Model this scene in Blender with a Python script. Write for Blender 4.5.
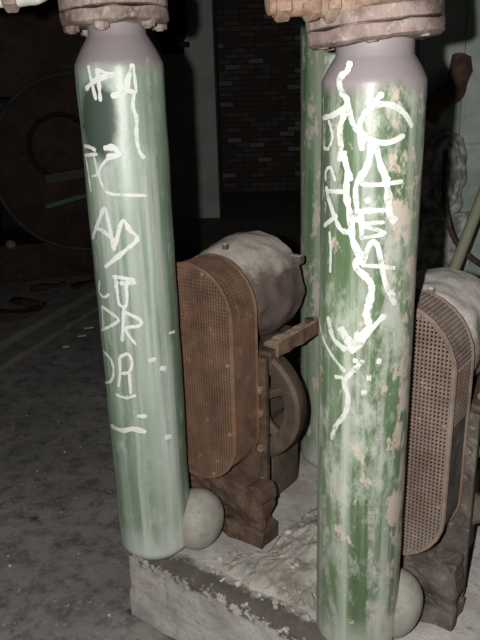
import bpy, bmesh, math, random
from mathutils import Vector, Matrix, noise
random.seed(7)
PI = math.pi
for o in list(bpy.data.objects):
    bpy.data.objects.remove(o)
scene = bpy.context.scene
C = scene.collection

PH = 0.26                         # height of the concrete plinth
# ------------------------------------------------------------------ camera
FPX = 686.0                       # focal length in pixels of the 480x640 frame
CAM = Vector((0, 0, 1.635))
_p, _a = math.radians(18.8), math.radians(-1.7)
FW = Vector((0, math.cos(_p), -math.sin(_p)))
_r0, _u0 = Vector((1, 0, 0)), Vector((0, math.sin(_p), math.cos(_p)))
RT = _r0 * math.cos(_a) + _u0 * math.sin(_a)
UP = -_r0 * math.sin(_a) + _u0 * math.cos(_a)
cd = bpy.data.cameras.new('camera')
cd.sensor_fit = 'VERTICAL'; cd.sensor_height = 24.0; cd.sensor_width = 18.0
cd.lens = FPX / 640 * 24.0
cd.clip_start = 0.02; cd.clip_end = 60
cam = bpy.data.objects.new('camera', cd); C.objects.link(cam)
m3 = Matrix((RT, UP, -FW)).transposed().to_4x4(); m3.translation = CAM
cam.matrix_world = m3
scene.camera = cam
def ray(x, y): return FW + RT * ((x - 240) / FPX) + UP * ((320 - y) / FPX)
def at_depth(x, y, d): return CAM + ray(x, y) * d
def at_z(x, y, z):
    q = ray(x, y); return CAM + q * ((z - CAM.z) / q.z)

# ------------------------------------------------------------------ light: the camera's own flash, beside the lens
w = bpy.data.worlds.new('dark_hall'); scene.world = w; w.use_nodes = True
w.node_tree.nodes['Background'].inputs[0].default_value = (0.8, 0.9, 1.0, 1)
w.node_tree.nodes['Background'].inputs[1].default_value = 0.004
fl = bpy.data.lights.new('camera_flash', 'POINT'); fl.energy = 165; fl.shadow_soft_size = 0.012
fl.color = (1.0, 0.97, 0.94)
flo = bpy.data.objects.new('camera_flash', fl); C.objects.link(flo)
flo.location = CAM + RT * -0.098 + UP * 0.022
scene.view_settings.view_transform = 'Standard'
scene.view_settings.look = 'None'
scene.view_settings.gamma = 1.0
scene.view_settings.use_curve_mapping = False
scene.view_settings.exposure = 0.0

# ------------------------------------------------------------------ materials
class NT:
    def __init__(s, name, rough=0.8, metal=0.0, spec=0.3):
        s.m = bpy.data.materials.new(name); s.m.use_nodes = True
        s.t = s.m.node_tree; s.n = s.t.nodes; s.b = s.n['Principled BSDF']
        s.b.inputs['Roughness'].default_value = rough
        s.b.inputs['Metallic'].default_value = metal
        s.b.inputs['Specular IOR Level'].default_value = spec
        tc = s.n.new('ShaderNodeTexCoord'); s.obj = tc.outputs['Object']
        g = s.n.new('ShaderNodeNewGeometry'); s.nor = g.outputs['Normal']; s.posn = g.outputs['Position']
    def l(s, a, b): s.t.links.new(a, b)
    def mapv(s, scale, loc=(0, 0, 0)):
        mp = s.n.new('ShaderNodeMapping'); mp.inputs['Scale'].default_value = scale
        mp.inputs['Location'].default_value = loc; s.l(s.obj, mp.inputs['Vector']); return mp.outputs[0]
    def noise(s, sc, det=6, rough=0.6, vec=None, dist=0.0):
        n = s.n.new('ShaderNodeTexNoise'); n.inputs['Scale'].default_value = sc
        n.inputs['Detail'].default_value = det; n.inputs['Roughness'].default_value = rough
        n.inputs['Distortion'].default_value = dist
        s.l(vec if vec is not None else s.obj, n.inputs['Vector']); return n.outputs['Fac']
    def ramp(s, f, stops):
        r = s.n.new('ShaderNodeValToRGB'); e = r.color_ramp.elements
        while len(e) < len(stops): e.new(0.5)
        for k, (p, c) in enumerate(stops):
            e[k].position = p; e[k].color = (c, c, c, 1) if isinstance(c, (int, float)) else (*c, 1)
        s.l(f, r.inputs[0]); return r.outputs[0]
    def mix(s, f, a, b):
        x = s.n.new('ShaderNodeMix'); x.data_type = 'RGBA'
        for sock, v in ((x.inputs[0], f), (x.inputs[6], a), (x.inputs[7], b)):
            if isinstance(v, (int, float)): sock.default_value = v
            elif isinstance(v, tuple): sock.default_value = (*v, 1)
            else: s.l(v, sock)
        return x.outputs[2]
    def math(s, op, a, b=0.0, c=None, clamp=False):
        x = s.n.new('ShaderNodeMath'); x.operation = op; x.use_clamp = clamp
        for k, v in enumerate((a, b, c)):
            if v is None: continue
            if isinstance(v, (int, float)): x.inputs[k].default_value = v
            else: s.l(v, x.inputs[k])
        return x.outputs[0]
    def sep(s, v):
        x = s.n.new('ShaderNodeSeparateXYZ'); s.l(v, x.inputs[0]); return x.outputs
    def dist(s, p, scale=(1, 1, 1)):
        mp = s.n.new('ShaderNodeMapping'); mp.vector_type = 'POINT'
        mp.inputs['Location'].default_value = tuple(-a * b for a, b in zip(p, scale))
        mp.inputs['Scale'].default_value = scale; s.l(s.obj, mp.inputs[0])
        v = s.n.new('ShaderNodeVectorMath'); v.operation = 'LENGTH'; s.l(mp.outputs[0], v.inputs[0])
        return v.outputs['Value']
    def col(s, c):
        if isinstance(c, tuple): s.b.inputs['Base Color'].default_value = (*c, 1)
        else: s.l(c, s.b.inputs['Base Color'])
        return s
    def bump(s, f, strength=0.4, d=0.004):
        b = s.n.new('ShaderNodeBump'); b.inputs['Strength'].default_value = strength
        b.inputs['Distance'].default_value = d; s.l(f, b.inputs['Height']); s.l(b.outputs[0], s.b.inputs['Normal']); return s
    def rgh(s, f): s.l(f, s.b.inputs['Roughness']); return s

def mat_two(name, a, b, sc, rough=0.85, bump=0.4, c=None, lo=0.38, hi=0.62, spec=0.3, metal=0.0, bd=0.004):
    t = NT(name, rough, metal, spec)
    f = t.noise(sc, 8, 0.65)
    k = t.mix(t.ramp(f, [(lo, 0), (hi, 1)]), a, b)
    if c: k = t.mix(t.ramp(t.noise(sc * 3.7, 6, 0.7, t.mapv((1, 1, 1), (4, 2, 7))), [(0.55, 0), (0.72, 1)]), k, c)
    t.col(k); t.bump(t.noise(sc * 5, 6, 0.7), bump, bd)
    return t.m

def mat_dusty(name, base_a, base_b, dust, sc=14, lo=0.35, hi=0.8, rough=0.9):
    """rusty metal with a layer of settled dust on faces that point up"""
    t = NT(name, rough)
    k = t.mix(t.ramp(t.noise(sc, 8, 0.65), [(0.38, 0), (0.62, 1)]), base_a, base_b)
    nz = t.sep(t.nor)[2]
    f = t.math('ADD', nz, t.math('MULTIPLY', t.math('SUBTRACT', t.noise(sc * 1.3, 8, 0.7), 0.5), 1.1))
    k = t.mix(t.ramp(f, [(lo, 0), (hi, 1)]), k, dust)
    k = t.mix(t.ramp(t.noise(sc * 6, 4, 0.7), [(0.3, 0.25), (0.55, 0)]), k, (0.06, 0.05, 0.045))
    t.col(k); t.bump(t.noise(sc * 4, 8, 0.7), 0.5, 0.006)
    return t.m

M = {}
M['rust'] = mat_two('rusty_iron', (0.060, 0.036, 0.026), (0.125, 0.078, 0.055), 18, 0.9, 0.8, (0.17, 0.13, 0.105))
M['rust_pale'] = mat_two('pale_rust_flange', (0.135, 0.09, 0.072), (0.34, 0.275, 0.24), 15, 0.7, 0.9, (0.46, 0.40, 0.36), spec=0.4)
M['rust_mauve'] = mat_two('mauve_brown_flange', (0.085, 0.055, 0.05), (0.27, 0.205, 0.18), 13, 0.7, 0.9, (0.42, 0.37, 0.34), spec=0.4)
M['rust_bright'] = mat_two('orange_rust', (0.16, 0.09, 0.056), (0.31, 0.225, 0.175), 20, 0.75, 0.8, (0.08, 0.045, 0.032))
def mat_mesh(name, a, b, c, d):
    t = NT(name, 0.9)
    k = t.mix(t.ramp(t.noise(9, 6, 0.65), [(0.38, 0), (0.62, 1)]), a, b)
    k = t.mix(t.ramp(t.noise(6, 5, 0.6, t.mapv((1, 1, 1), (3, 7, 2))), [(0.52, 0), (0.66, 0.8)]), k, c)
    k = t.mix(t.ramp(t.noise(30, 5, 0.7), [(0.60, 0), (0.74, 0.8)]), k, d)
    t.col(k); t.bump(t.noise(90, 5, 0.7), 0.4, 0.002); return t.m
M['mesh'] = mat_mesh('rusty_wire_mesh', (0.105, 0.062, 0.041), (0.19, 0.115, 0.074), (0.215, 0.095, 0.05), (0.33, 0.28, 0.23))
M['mesh_grey'] = mat_mesh('grey_dirty_wire_mesh', (0.13, 0.092, 0.072), (0.215, 0.17, 0.14), (0.18, 0.105, 0.07), (0.34, 0.32, 0.29))
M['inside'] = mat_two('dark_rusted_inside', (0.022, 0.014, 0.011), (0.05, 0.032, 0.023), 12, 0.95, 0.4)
M['sheet'] = mat_two('dark_sheet_steel', (0.06, 0.05, 0.043), (0.125, 0.106, 0.09), 13, 0.8, 0.6, (0.24, 0.20, 0.165))
M['dark_iron'] = mat_two('brown_cast_iron', (0.072, 0.052, 0.040), (0.125, 0.092, 0.07), 12, 0.7, 0.3, (0.045, 0.036, 0.031))
M['bronze_dust'] = mat_dusty('dusty_angle_iron', (0.15, 0.085, 0.055), (0.23, 0.15, 0.10), (0.42, 0.33, 0.25), 20, 0.5, 1.1)
M['motor'] = mat_dusty('dust_covered_motor', (0.095, 0.07, 0.06), (0.17, 0.125, 0.105), (0.46, 0.42, 0.365), 11, 0.36, 0.80)
M['motor_pale'] = mat_dusty('thickly_dusted_motor', (0.15, 0.12, 0.10), (0.24, 0.2, 0.17), (0.50, 0.47, 0.43), 11, 0.05, 0.5)
M['pot'] = mat_two('grey_primer_pot', (0.26, 0.25, 0.215), (0.36, 0.345, 0.30), 14, 0.6, 0.3, (0.19, 0.165, 0.13))
M['belt'] = NT('black_rubber_belt', 0.8).col((0.025, 0.022, 0.02)).m
M['black'] = mat_two('blackened_iron', (0.010, 0.009, 0.008), (0.022, 0.018, 0.015), 10, 0.8, 0.3)
M['dark_brown'] = mat_two('dark_brown_engine', (0.022, 0.014, 0.011), (0.055, 0.032, 0.024), 5, 0.75, 0.4, (0.09, 0.055, 0.038))
M['dark_edge'] = mat_two('worn_grey_rim', (0.03, 0.03, 0.03), (0.052, 0.053, 0.051), 6, 0.6, 0.3)
M['teal'] = mat_two('teal_paint', (0.075, 0.13, 0.115), (0.12, 0.18, 0.16), 8, 0.6, 0.2)
M['stone'] = mat_two('rubble_stone', (0.30, 0.27, 0.235), (0.45, 0.42, 0.37), 22, 0.95, 0.5)
M['stone_red'] = mat_two('brick_rubble', (0.26, 0.16, 0.125), (0.40, 0.29, 0.24), 22, 0.95, 0.5)
M['chip'] = mat_two('pale_chip', (0.4, 0.38, 0.35), (0.6, 0.58, 0.54), 30, 0.9, 0.3)
M['kerb'] = mat_two('dirty_floor_strip', (0.16, 0.15, 0.13), (0.24, 0.225, 0.20), 7, 0.9, 0.4)
M['pier'] = mat_two('grey_plaster', (0.55, 0.56, 0.53), (0.68, 0.69, 0.65), 2.5, 0.9, 0.2)
M['mortar'] = mat_two('sooty_mortar', (0.06, 0.057, 0.053), (0.10, 0.095, 0.088), 6, 0.95, 0.4)
M['cab'] = mat_two('grey_green_cabinet', (0.30, 0.38, 0.335), (0.44, 0.50, 0.45), 5, 0.65, 0.3, (0.50, 0.44, 0.38), lo=0.42, hi=0.58)
M['cab_cast'] = mat_two('peeling_grey_casting', (0.20, 0.225, 0.215), (0.58, 0.58, 0.55), 15, 0.7, 0.8, (0.24, 0.14, 0.10), lo=0.43, hi=0.57)
M['cab_pole'] = mat_two('khaki_painted_tube', (0.30, 0.32, 0.22), (0.38, 0.38, 0.27), 8, 0.6, 0.1)
M['plain_wall'] = mat_two('sooty_plaster', (0.12, 0.11, 0.1), (0.18, 0.165, 0.15), 2, 0.95, 0.3)

def mat_brick(i, a, b):
    t = NT('sooty_brick_%s' % ('plum', 'grey', 'red', 'pale')[i], 0.95)
    k = t.mix(t.ramp(t.noise(9, 6, 0.7, t.posn), [(0.35, 0), (0.65, 1)]), a, b)
    t.col(k); t.bump(t.noise(30, 5, 0.7, t.posn), 0.4, 0.01); return t.m
BR = [mat_brick(0, (0.095, 0.08, 0.075), (0.15, 0.125, 0.115)), mat_brick(1, (0.12, 0.115, 0.11), (0.22, 0.205, 0.195)),
      mat_brick(2, (0.115, 0.082, 0.07), (0.17, 0.12, 0.10)), mat_brick(3, (0.28, 0.26, 0.24), (0.42, 0.39, 0.36))]

def mat_floor():
    t = NT('dirty_concrete_floor', 0.9)
    k = t.mix(t.ramp(t.noise(1.6, 8, 0.65), [(0.32, 0), (0.66, 1)]), (0.165, 0.157, 0.146), (0.305, 0.29, 0.27))
    k = t.mix(t.ramp(t.noise(11, 8, 0.75), [(0.36, 0.85), (0.54, 0)]), k, (0.075, 0.07, 0.064))
    k = t.mix(t.ramp(t.noise(60, 4, 0.7), [(0.57, 0), (0.70, 0.8)]), k, (0.36, 0.345, 0.32))
    k = t.mix(t.ramp(t.noise(5.5, 6, 0.6, t.mapv((1, 1, 1), (9, 3, 0))), [(0.66, 0), (0.72, 0.85)]), k, (0.035, 0.032, 0.03))
    k = t.mix(t.ramp(t.noise(2.3, 5, 0.6, t.mapv((1, 1, 1), (5, 8, 0))), [(0.58, 0), (0.75, 0.6)]), k, (0.27, 0.26, 0.245))
    t.col(k); t.bump(t.noise(45, 10, 0.75), 0.5, 0.006); return t.m
def mat_plinth():
    t = NT('worn_concrete_plinth', 0.95)
    k = t.mix(t.ramp(t.noise(7, 8, 0.65), [(0.36, 0), (0.62, 1)]), (0.36, 0.335, 0.31), (0.55, 0.53, 0.50))
    k = t.mix(t.ramp(t.noise(4, 6, 0.6, t.mapv((1, 1, 1), (2, 5, 1))), [(0.55, 0), (0.68, 0.7)]), k, (0.40, 0.28, 0.235))
    s = t.sep(t.obj)
    # oily dirt that has collected along the top of the front edge: a band in v with a ragged outline
    v = t.math('ADD', s[1], t.math('MULTIPLY', t.math('SUBTRACT', t.noise(20, 9, 0.8), 0.5), 0.17))
    band = t.math('MULTIPLY', t.ramp(v, [(-0.012, 0), (0.002, 1)]), t.ramp(v, [(0.05, 1), (0.08, 0)]))
    top = t.ramp(t.math('ADD', s[2], t.math('MULTIPLY', t.math('SUBTRACT', t.noise(24, 4, 0.7), 0.5), 0.03)), [(PH - 0.055, 0), (PH - 0.03, 1)])
    k = t.mix(t.math('MULTIPLY', t.math('MULTIPLY', band, top), 0.9), k, (0.06, 0.05, 0.038))
    k = t.mix(t.ramp(t.noise(38, 4, 0.7), [(0.3, 0.6), (0.45, 0)]), k, (0.16, 0.135, 0.11))
    t.col(k); t.bump(t.noise(40, 10, 0.75), 0.7, 0.008); return t.m
def mat_dust():
    t = NT('grey_dust_and_grit', 0.98)
    k = t.mix(t.ramp(t.noise(9, 8, 0.7), [(0.36, 0), (0.6, 1)]), (0.27, 0.25, 0.215), (0.50, 0.475, 0.425))
    k = t.mix(t.ramp(t.noise(26, 5, 0.7), [(0.62, 0), (0.72, 0.8)]), k, (0.12, 0.085, 0.065))
    k = t.mix(t.ramp(t.noise(5, 4, 0.6, t.mapv((1, 1, 1), (3, 1, 8))), [(0.6, 0), (0.7, 0.6)]), k, (0.37, 0.245, 0.20))
    t.col(k); t.bump(t.noise(70, 10, 0.8), 0.8, 0.008); return t.m
M['floor'] = mat_floor(); M['plinth'] = mat_plinth(); M['dust'] = mat_dust()

def mat_cyl(name, green_a, green_b, streak, top_z, flakes, soot=None, white_lo=0.5, seed=0, topw=0.04, scuff=(0.54, 0.55)):
    t = NT(name, 0.42, 0.0, 0.5)
    k = t.mix(t.ramp(t.noise(5, 8, 0.65, t.mapv((1, 1, 0.5), (seed, 0, 0))), [(0.35, 0), (0.65, 1)]), green_a, green_b)
    st = t.noise(1, 5, 0.55, t.mapv((34, 34, 1.1), (seed, 3, 1)))
    k = t.mix(t.math('MULTIPLY', t.ramp(st, [(white_lo, 0), (white_lo + 0.17, 1)]), 0.7), k, streak)
    wb = t.noise(1, 3, 0.5, t.mapv((15, 15, 0.5), (seed * 2, 6, 1)))
    k = t.mix(t.math('MULTIPLY', t.ramp(wb, [(0.48, 0), (0.62, 1)]), 0.5), k, streak)
    k = t.mix(t.math('MULTIPLY', t.ramp(wb, [(0.34, 1), (0.46, 0)]), 0.5), k, tuple(x * 0.55 for x in green_a))
    sm = t.noise(14, 8, 0.75, t.mapv((1, 1, 0.45), (seed, 9, 4)))
    k = t.mix(t.math('MULTIPLY', t.ramp(sm, [(scuff[0], 0), (scuff[0] + 0.13, 1)]), scuff[1]), k, streak)
    if flakes:
        lo, c1, sgn = flakes
        fx = t.sep(t.obj)
        side = t.ramp(t.math('MULTIPLY', fx[0], sgn), [(0.0, 0.0), (0.09, 0.13)])
        ff = t.math('ADD', t.noise(20, 7, 0.7, t.mapv((1, 1, 0.6), (seed, 2, 2))), side)
        k = t.mix(t.ramp(ff, [(lo, 0), (lo + 0.05, 0.9)]), k, c1)
    z = t.sep(t.obj)[2]
    zn = t.math('ADD', z, t.math('MULTIPLY', t.math('SUBTRACT', t.noise(12, 6, 0.7), 0.5), 0.07))
    tt = t.math('SUBTRACT', zn, top_z)
    k = t.mix(t.ramp(tt, [(0.0, 0), (topw, 1)]), k, (0.235, 0.205, 0.21))
    lowm = t.ramp(zn, [(0.06, 0.75), (0.16, 0)])
    k = t.mix(lowm, k, streak)
    if soot:
        for p, r in soot:
            d = t.math('ADD', t.dist(p, (1, 1, 0.62)), t.math('MULTIPLY', t.math('SUBTRACT', t.noise(22, 5, 0.6), 0.5), 0.035))
            k = t.mix(t.ramp(d, [(r * 0.72, 0.94), (r * 1.0, 0)]), k, (0.035, 0.055, 0.042))
    t.col(k); t.bump(t.noise(28, 6, 0.7), 0.25, 0.003); return t.m

# ------------------------------------------------------------------ mesh helpers
def obj(name, bm, mat, parent=None, smooth=False, loc=None, rot=None):
    me = bpy.data.meshes.new(name); bm.normal_update(); bm.to_mesh(me); bm.free()
    me.materials.append(mat)
    if smooth:
        for p in me.polygons: p.use_smooth = True
        me.set_sharp_from_angle(angle=math.radians(40))
    o = bpy.data.objects.new(name, me); C.objects.link(o)
    if parent: o.parent = parent
    if loc is not None: o.location = loc
    if rot is not None: o.rotation_euler = rot
    return o
def tag(o, label=None, cat=None, group=None, kind=None):
    for k, v in (('label', label), ('category', cat), ('group', group), ('kind', kind)):
        if v: o[k] = v
    return o
def thing(name, label, cat, loc, rz=0.0, group=None):
    o = bpy.data.objects.new(name, None); C.objects.link(o); o.empty_display_size = 0.1
    o.location = loc; o.rotation_euler = (0, 0, rz); return tag(o, label, cat, group)
def box(bm, x0, x1, y0, y1, z0, z1, bev=0.0, mtx=None):
    r = bmesh.ops.create_cube(bm, size=1)
    S = Matrix.Translation(((x0 + x1) / 2, (y0 + y1) / 2, (z0 + z1) / 2)) @ Matrix.Diagonal((x1 - x0, y1 - y0, z1 - z0, 1))
    bmesh.ops.transform(bm, matrix=(mtx @ S) if mtx else S, verts=r['verts'])
    if bev:
        es = list({e for v in r['verts'] for e in v.link_edges})
        bmesh.ops.bevel(bm, geom=es, offset=bev, segments=2, affect='EDGES', profile=0.6)
    return bm
def lathe(bm, prof, seg=48, mtx=None, caps=True):
    """prof: (radius, z) from bottom to top, revolved about z"""
    rings = []
    for r, z in prof:
        rings.append([bm.verts.new((r * math.cos(2 * PI * k / seg), r * math.sin(2 * PI * k / seg), z)) for k in range(seg)])
    for a, b in zip(rings, rings[1:]):
        for k in range(seg):
            bm.faces.new((a[k], a[(k + 1) % seg], b[(k + 1) % seg], b[k]))
    if caps:
        bm.faces.new(list(reversed(rings[0]))); bm.faces.new(rings[-1])
    if mtx: bmesh.ops.transform(bm, matrix=mtx, verts=[v for rg in rings for v in rg])
    return bm
def tube(bm, pts, rad, seg=10):
    pts = [Vector(p) for p in pts]; rings = []
    n = None
    for i, p in enumerate(pts):
        d = (pts[min(i + 1, len(pts) - 1)] - pts[max(i - 1, 0)]).normalized()
        if n is None: n = d.orthogonal().normalized()
        n = (n - d * n.dot(d)).normalized(); b = d.cross(n)
        r = rad[i] if isinstance(rad, (list, tuple)) else rad
        rings.append([bm.verts.new(p + (n * math.cos(2 * PI * k / seg) + b * math.sin(2 * PI * k / seg)) * r) for k in range(seg)])
    for a, c in zip(rings, rings[1:]):
        for k in range(seg): bm.faces.new((a[k], a[(k + 1) % seg], c[(k + 1) % seg], c[k]))
    bm.faces.new(list(reversed(rings[0]))); bm.faces.new(rings[-1]); return bm
def smooth_path(pts, n=6):
    pts = [Vector(p) for p in pts]; out = []
    for i in range(len(pts) - 1):
        p0, p1, p2, p3 = pts[max(i - 1, 0)], pts[i], pts[i + 1], pts[min(i + 2, len(pts) - 1)]
        for k in range(n):
            t = k / n
            out.append(0.5 * ((2 * p1) + (p2 - p0) * t + (2 * p0 - 5 * p1 + 4 * p2 - p3) * t * t + (3 * p1 - p0 - 3 * p2 + p3) * t ** 3))
    out.append(pts[-1]); return out
def rough(bm, amp, sc, seed=0.0, keep=None):
    bm.normal_update()
    mv = []
    for v in bm.verts:
        if keep and keep(v.co): continue
        mv.append((v, v.normal * (amp * noise.noise(v.co * sc + Vector((seed, seed * 2, 1))))))
    for v, d in mv: v.co += d
    return bm
def hexnut(bm, r, z0, z1, mtx): return lathe(bm, [(r * 0.86, z0), (r, z0 + (z1 - z0) * 0.15), (r, z1 - (z1 - z0) * 0.15), (r * 0.86, z1)], 6, mtx)

# ------------------------------------------------------------------ frame of the machine row
TH = math.radians(-36.5)
UX, VX = Vector((math.cos(TH), math.sin(TH), 0)), Vector((-math.sin(TH), math.cos(TH), 0))
A = Vector((-0.386, 1.83, 0))
def Wp(u, v, z=0.0): return A + UX * u + VX * v + Vector((0, 0, z))

# ------------------------------------------------------------------ setting
bm = bmesh.new()
bmesh.ops.create_grid(bm, x_segments=60, y_segments=70, size=1)
for v in bm.verts:
    v.co = Vector((v.co.x * 6, 5.2 + v.co.y * 6.2, 0))
    v.co.z = 0.012 * noise.noise(v.co * 1.3) - 0.006
tag(obj('floor', bm, M['floor'], smooth=True), 'dark dirty concrete floor of the hall', kind='structure')

WY = 11.25
wall = obj('wall_back', box(bmesh.new(), -6, 6, WY, WY + 0.3, 0, 4.0), M['mortar'])
tag(wall, 'sooty brick back wall in the dark', kind='structure')
bw, bh, bl = 0.225, 0.065, 0.013
bricks = []; shared = {}
for mi in range(4):
    b = box(bmesh.new(), -bw / 2, bw / 2, -0.018, 0.02, -bh / 2, bh / 2, 0.006)
    me = bpy.data.meshes.new('brick'); b.to_mesh(me); b.free(); me.materials.append(BR[mi]); shared[mi] = me
rest = bmesh.new(); nb = 0
row = 0; z = 0.045
while z < 3.96:
    x = -5.95 + (0.12 if row % 2 else 0)
    while x < 5.9:
        seen = -0.36 < x < 1.02 and z < 3.05
        if seen and nb < 300:
            mi = random.choices(range(4), (5, 4, 3, 1))[0]
            o = bpy.data.objects.new('brick', shared[mi]); C.objects.link(o); o.parent = wall
            o.location = (x, WY + random.uniform(-0.008, 0.006), z); o.rotation_euler = (random.uniform(-.03, .03), 0, random.uniform(-.02, .02)); nb += 1
        else:
            dy = random.uniform(-0.008, 0.006)
            box(rest, x - bw / 2, x + bw / 2, WY - 0.018 + dy, WY + 0.02, z - bh / 2, z + bh / 2)
        x += bw + bl
    z += bh + bl; row += 1
ro = obj('brickwork', rest, BR[0], wall); ro['kind'] = 'stuff'
for k in range(1, 4): ro.data.materials.append(BR[k])
for p in ro.data.polygons: p.material_index = (p.index // 6 * 7919) % 13 % 4
tag(obj('wall_left', box(bmesh.new(), -6.2, -6, -1, 11.4, 0, 4), M['plain_wall']), 'sooty side wall on the left', kind='structure')
tag(obj('wall_right', box(bmesh.new(), 6, 6.2, -1, 11.4, 0, 4), M['plain_wall']), 'sooty side wall on the right', kind='structure')
# grey plastered end of a partition
pr = obj('wall_partition', box(bmesh.new(), -1.15, -0.21, 9.0, WY, 0, 4.0, 0.012), M['pier'])
tag(pr, 'grey plastered end of a partition wall', kind='structure')
obj('plaster_arris', box(bmesh.new(), -0.225, -0.195, 8.985, 9.05, 0, 4.0, 0.006), M['dark_edge'], pr)

# concrete plinth with worn edges
bm = bmesh.new()
NU, NV = 90, 50
LU, LV = 1.9, 1.05
box(bm, 0, LU, 0, LV, 0, PH)
bmesh.ops.subdivide_edges(bm, edges=[e for e in bm.edges if abs((e.verts[0].co - e.verts[1].co).x) > 0.5], cuts=NU, use_grid_fill=True)
bmesh.ops.subdivide_edges(bm, edges=[e for e in bm.edges if abs((e.verts[0].co - e.verts[1].co).y) > 0.5], cuts=NV, use_grid_fill=True)
bmesh.ops.subdivide_edges(bm, edges=[e for e in bm.edges if abs((e.verts[0].co - e.verts[1].co).z) > 0.1], cuts=12, use_grid_fill=True)
for v in bm.verts:
    c = v.co.copy()
    if c.z > PH - 1e-4:
        e = min(c.y, c.x)
        wear = max(0, 1 - e / 0.03)
        v.co.z -= wear * (0.014 + 0.016 * (noise.noise(c * 17) + 0.4))
        v.co.y += 0.012 * max(0, 1 - c.y / 0.02) * (noise.noise(c * 13) + 0.6)
        v.co.z += 0.004 * noise.noise(c * 9) + 0.003 * noise.noise(c * 31)
    elif c.y < 1e-4:
        v.co.y += 0.006 * noise.noise(c * 11) + 0.004 * noise.noise(c * 29)
    if c.x < 1e-4 : v.co.x += 0.012 * (noise.noise(c * 12) + 0.2) + (0.01 if c.z > 0.1 else 0)
pl = obj('plinth', bm, M['plinth'], smooth=True, loc=Wp(0, 0), rot=(0, 0, TH))
tag(pl, 'long worn concrete plinth with dirty front edge under the machines', kind='structure')

# ------------------------------------------------------------------ air cylinders
def cyl_profile(R, zs, zn, rn):
    pr = []
    for k in range(0, 13):
        a = PI / 2 * k / 12
        pr.append((max(0.002, R * math.sin(a)), 0.06 * (1 - math.cos(a))))
    n = 40
    for k in range(1, n): pr.append((R, 0.06 + (zs - 0.012 - 0.06) * k / n))
    for k in range(0, 9):
        a = k / 8
        s = a * a * (3 - 2 * a)
        z = zs - 0.012 + (zn - zs + 0.012) * a
        pr.append((R - (R - rn) * (0.35 * a * a + 0.65 * max(0, (a - 0.12) / 0.88)), z))
    pr.append((rn * 0.99, zn + 0.034))
    return pr
def flange(par, z0, tilt, rad, thick, nb, phase, mat, nutr=0.019, low=True):
    T = Matrix.Translation((0, 0, z0)) @ Matrix.Rotation(tilt[0], 4, 'X') @ Matrix.Rotation(tilt[1], 4, 'Y')
    th = thick
    bm = lathe(bmesh.new(), [(0.07, 0), (rad * 0.93, 0), (rad, 0.006), (rad, th * 0.44), (rad * 0.985, th * 0.47)], 40, T)
    lo = obj('lower_flange', rough(bm, 0.006, 24, 1), mat, par, True)
    bm = lathe(bmesh.new(), [(rad * 0.97, th * 0.53), (rad, th * 0.56), (rad, th - 0.005), (rad * 0.95, th), (0.06, th + 0.004)], 40, T)
    obj('upper_flange', rough(bm, 0.006, 24, 3), mat, par, True)
    obj('gasket', lathe(bmesh.new(), [(rad * 0.95, th * 0.465), (rad * 0.95, th * 0.535)], 40, T), M['black'], par, True)
    for k in range(nb):
        a = phase + 2 * PI * k / nb
        B = T @ Matrix.Translation((math.cos(a) * rad * 0.83, math.sin(a) * rad * 0.83, 0))
        bm = lathe(bmesh.new(), [(nutr * 0.5, -0.016 if low else -0.003), (nutr * 0.5, th + 0.026)], 10, B)
        bo = obj('bolt', bm, mat, par)
        if low:
            b2 = bmesh.new(); hexnut(b2, nutr, -0.013, 0.003, B); obj('nut', b2, mat, bo)
        b2 = bmesh.new(); hexnut(b2, nutr, th, th + 0.018, B); obj('nut', b2, mat, bo)
    return T
def air_cylinder(name, label, X, Y, R, zs, zn, rn, mat):
    t = thing(name, label, 'gas cylinder', (X, Y, PH), 0, 'green air cylinders')
    bm = lathe(bmesh.new(), cyl_profile(R, zs, zn, rn), 64)
    obj('body', rough(bm, 0.0022, 9, X * 3), mat, t, True)
    return t

XL, YL, RL = -0.28175, 1.8242, 0.110
XR, YR, RR = 0.2776, 1.4310, 0.1025
m_left = mat_cyl('pale_green_scuffed_paint', (0.115, 0.175, 0.115), (0.225, 0.31, 0.22), (0.48, 0.52, 0.475), 1.415, None,
                 soot=[((-0.052, -0.097, 1.305), 0.066)], white_lo=0.47, seed=2.3, topw=0.03)
m_right = mat_cyl('green_paint_with_flakes', (0.070, 0.118, 0.056), (0.125, 0.185, 0.10), (0.42, 0.45, 0.39), 1.348, (0.585, (0.47, 0.405, 0.345), 1.0), white_lo=0.48, seed=5.1, topw=0.03, scuff=(0.49, 0.75))
m_rear = mat_cyl('green_paint_peeling_to_pink', (0.05, 0.12, 0.04), (0.10, 0.19, 0.075), (0.42, 0.43, 0.38), 1.60, (0.53, (0.44, 0.395, 0.355), 0.3), white_lo=0.6, seed=8.7)

cylL = air_cylinder('air_cylinder', 'pale green air cylinder with white scrawl standing at the plinth corner', XL, YL, RL, 1.437, 1.503, 0.071, m_left)
flange(cylL, 1.524, (0.0, -0.03), 0.131, 0.066, 6, 0.35, M['rust_pale'])
cylR = air_cylinder('air_cylinder', 'darker green air cylinder with thick white graffiti, nearest to the camera', XR, YR, RR, 1.383, 1.425, 0.076, m_right)
flange(cylR, 1.449, (0.0, -0.085), 0.131, 0.060, 6, 0.28, M['rust_mauve'], 0.021, False)
Pb = at_depth(333.5, 100, 2.2)
cylB = air_cylinder('air_cylinder', 'green air cylinder with peeling paint, half hidden behind the nearest cylinder', Pb.x, Pb.y, 0.105, 1.62, 1.69, 0.07, m_rear)
flange(cylB, 1.70, (0, 0), 0.125, 0.06, 6, 0.2, M['rust'])

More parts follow.
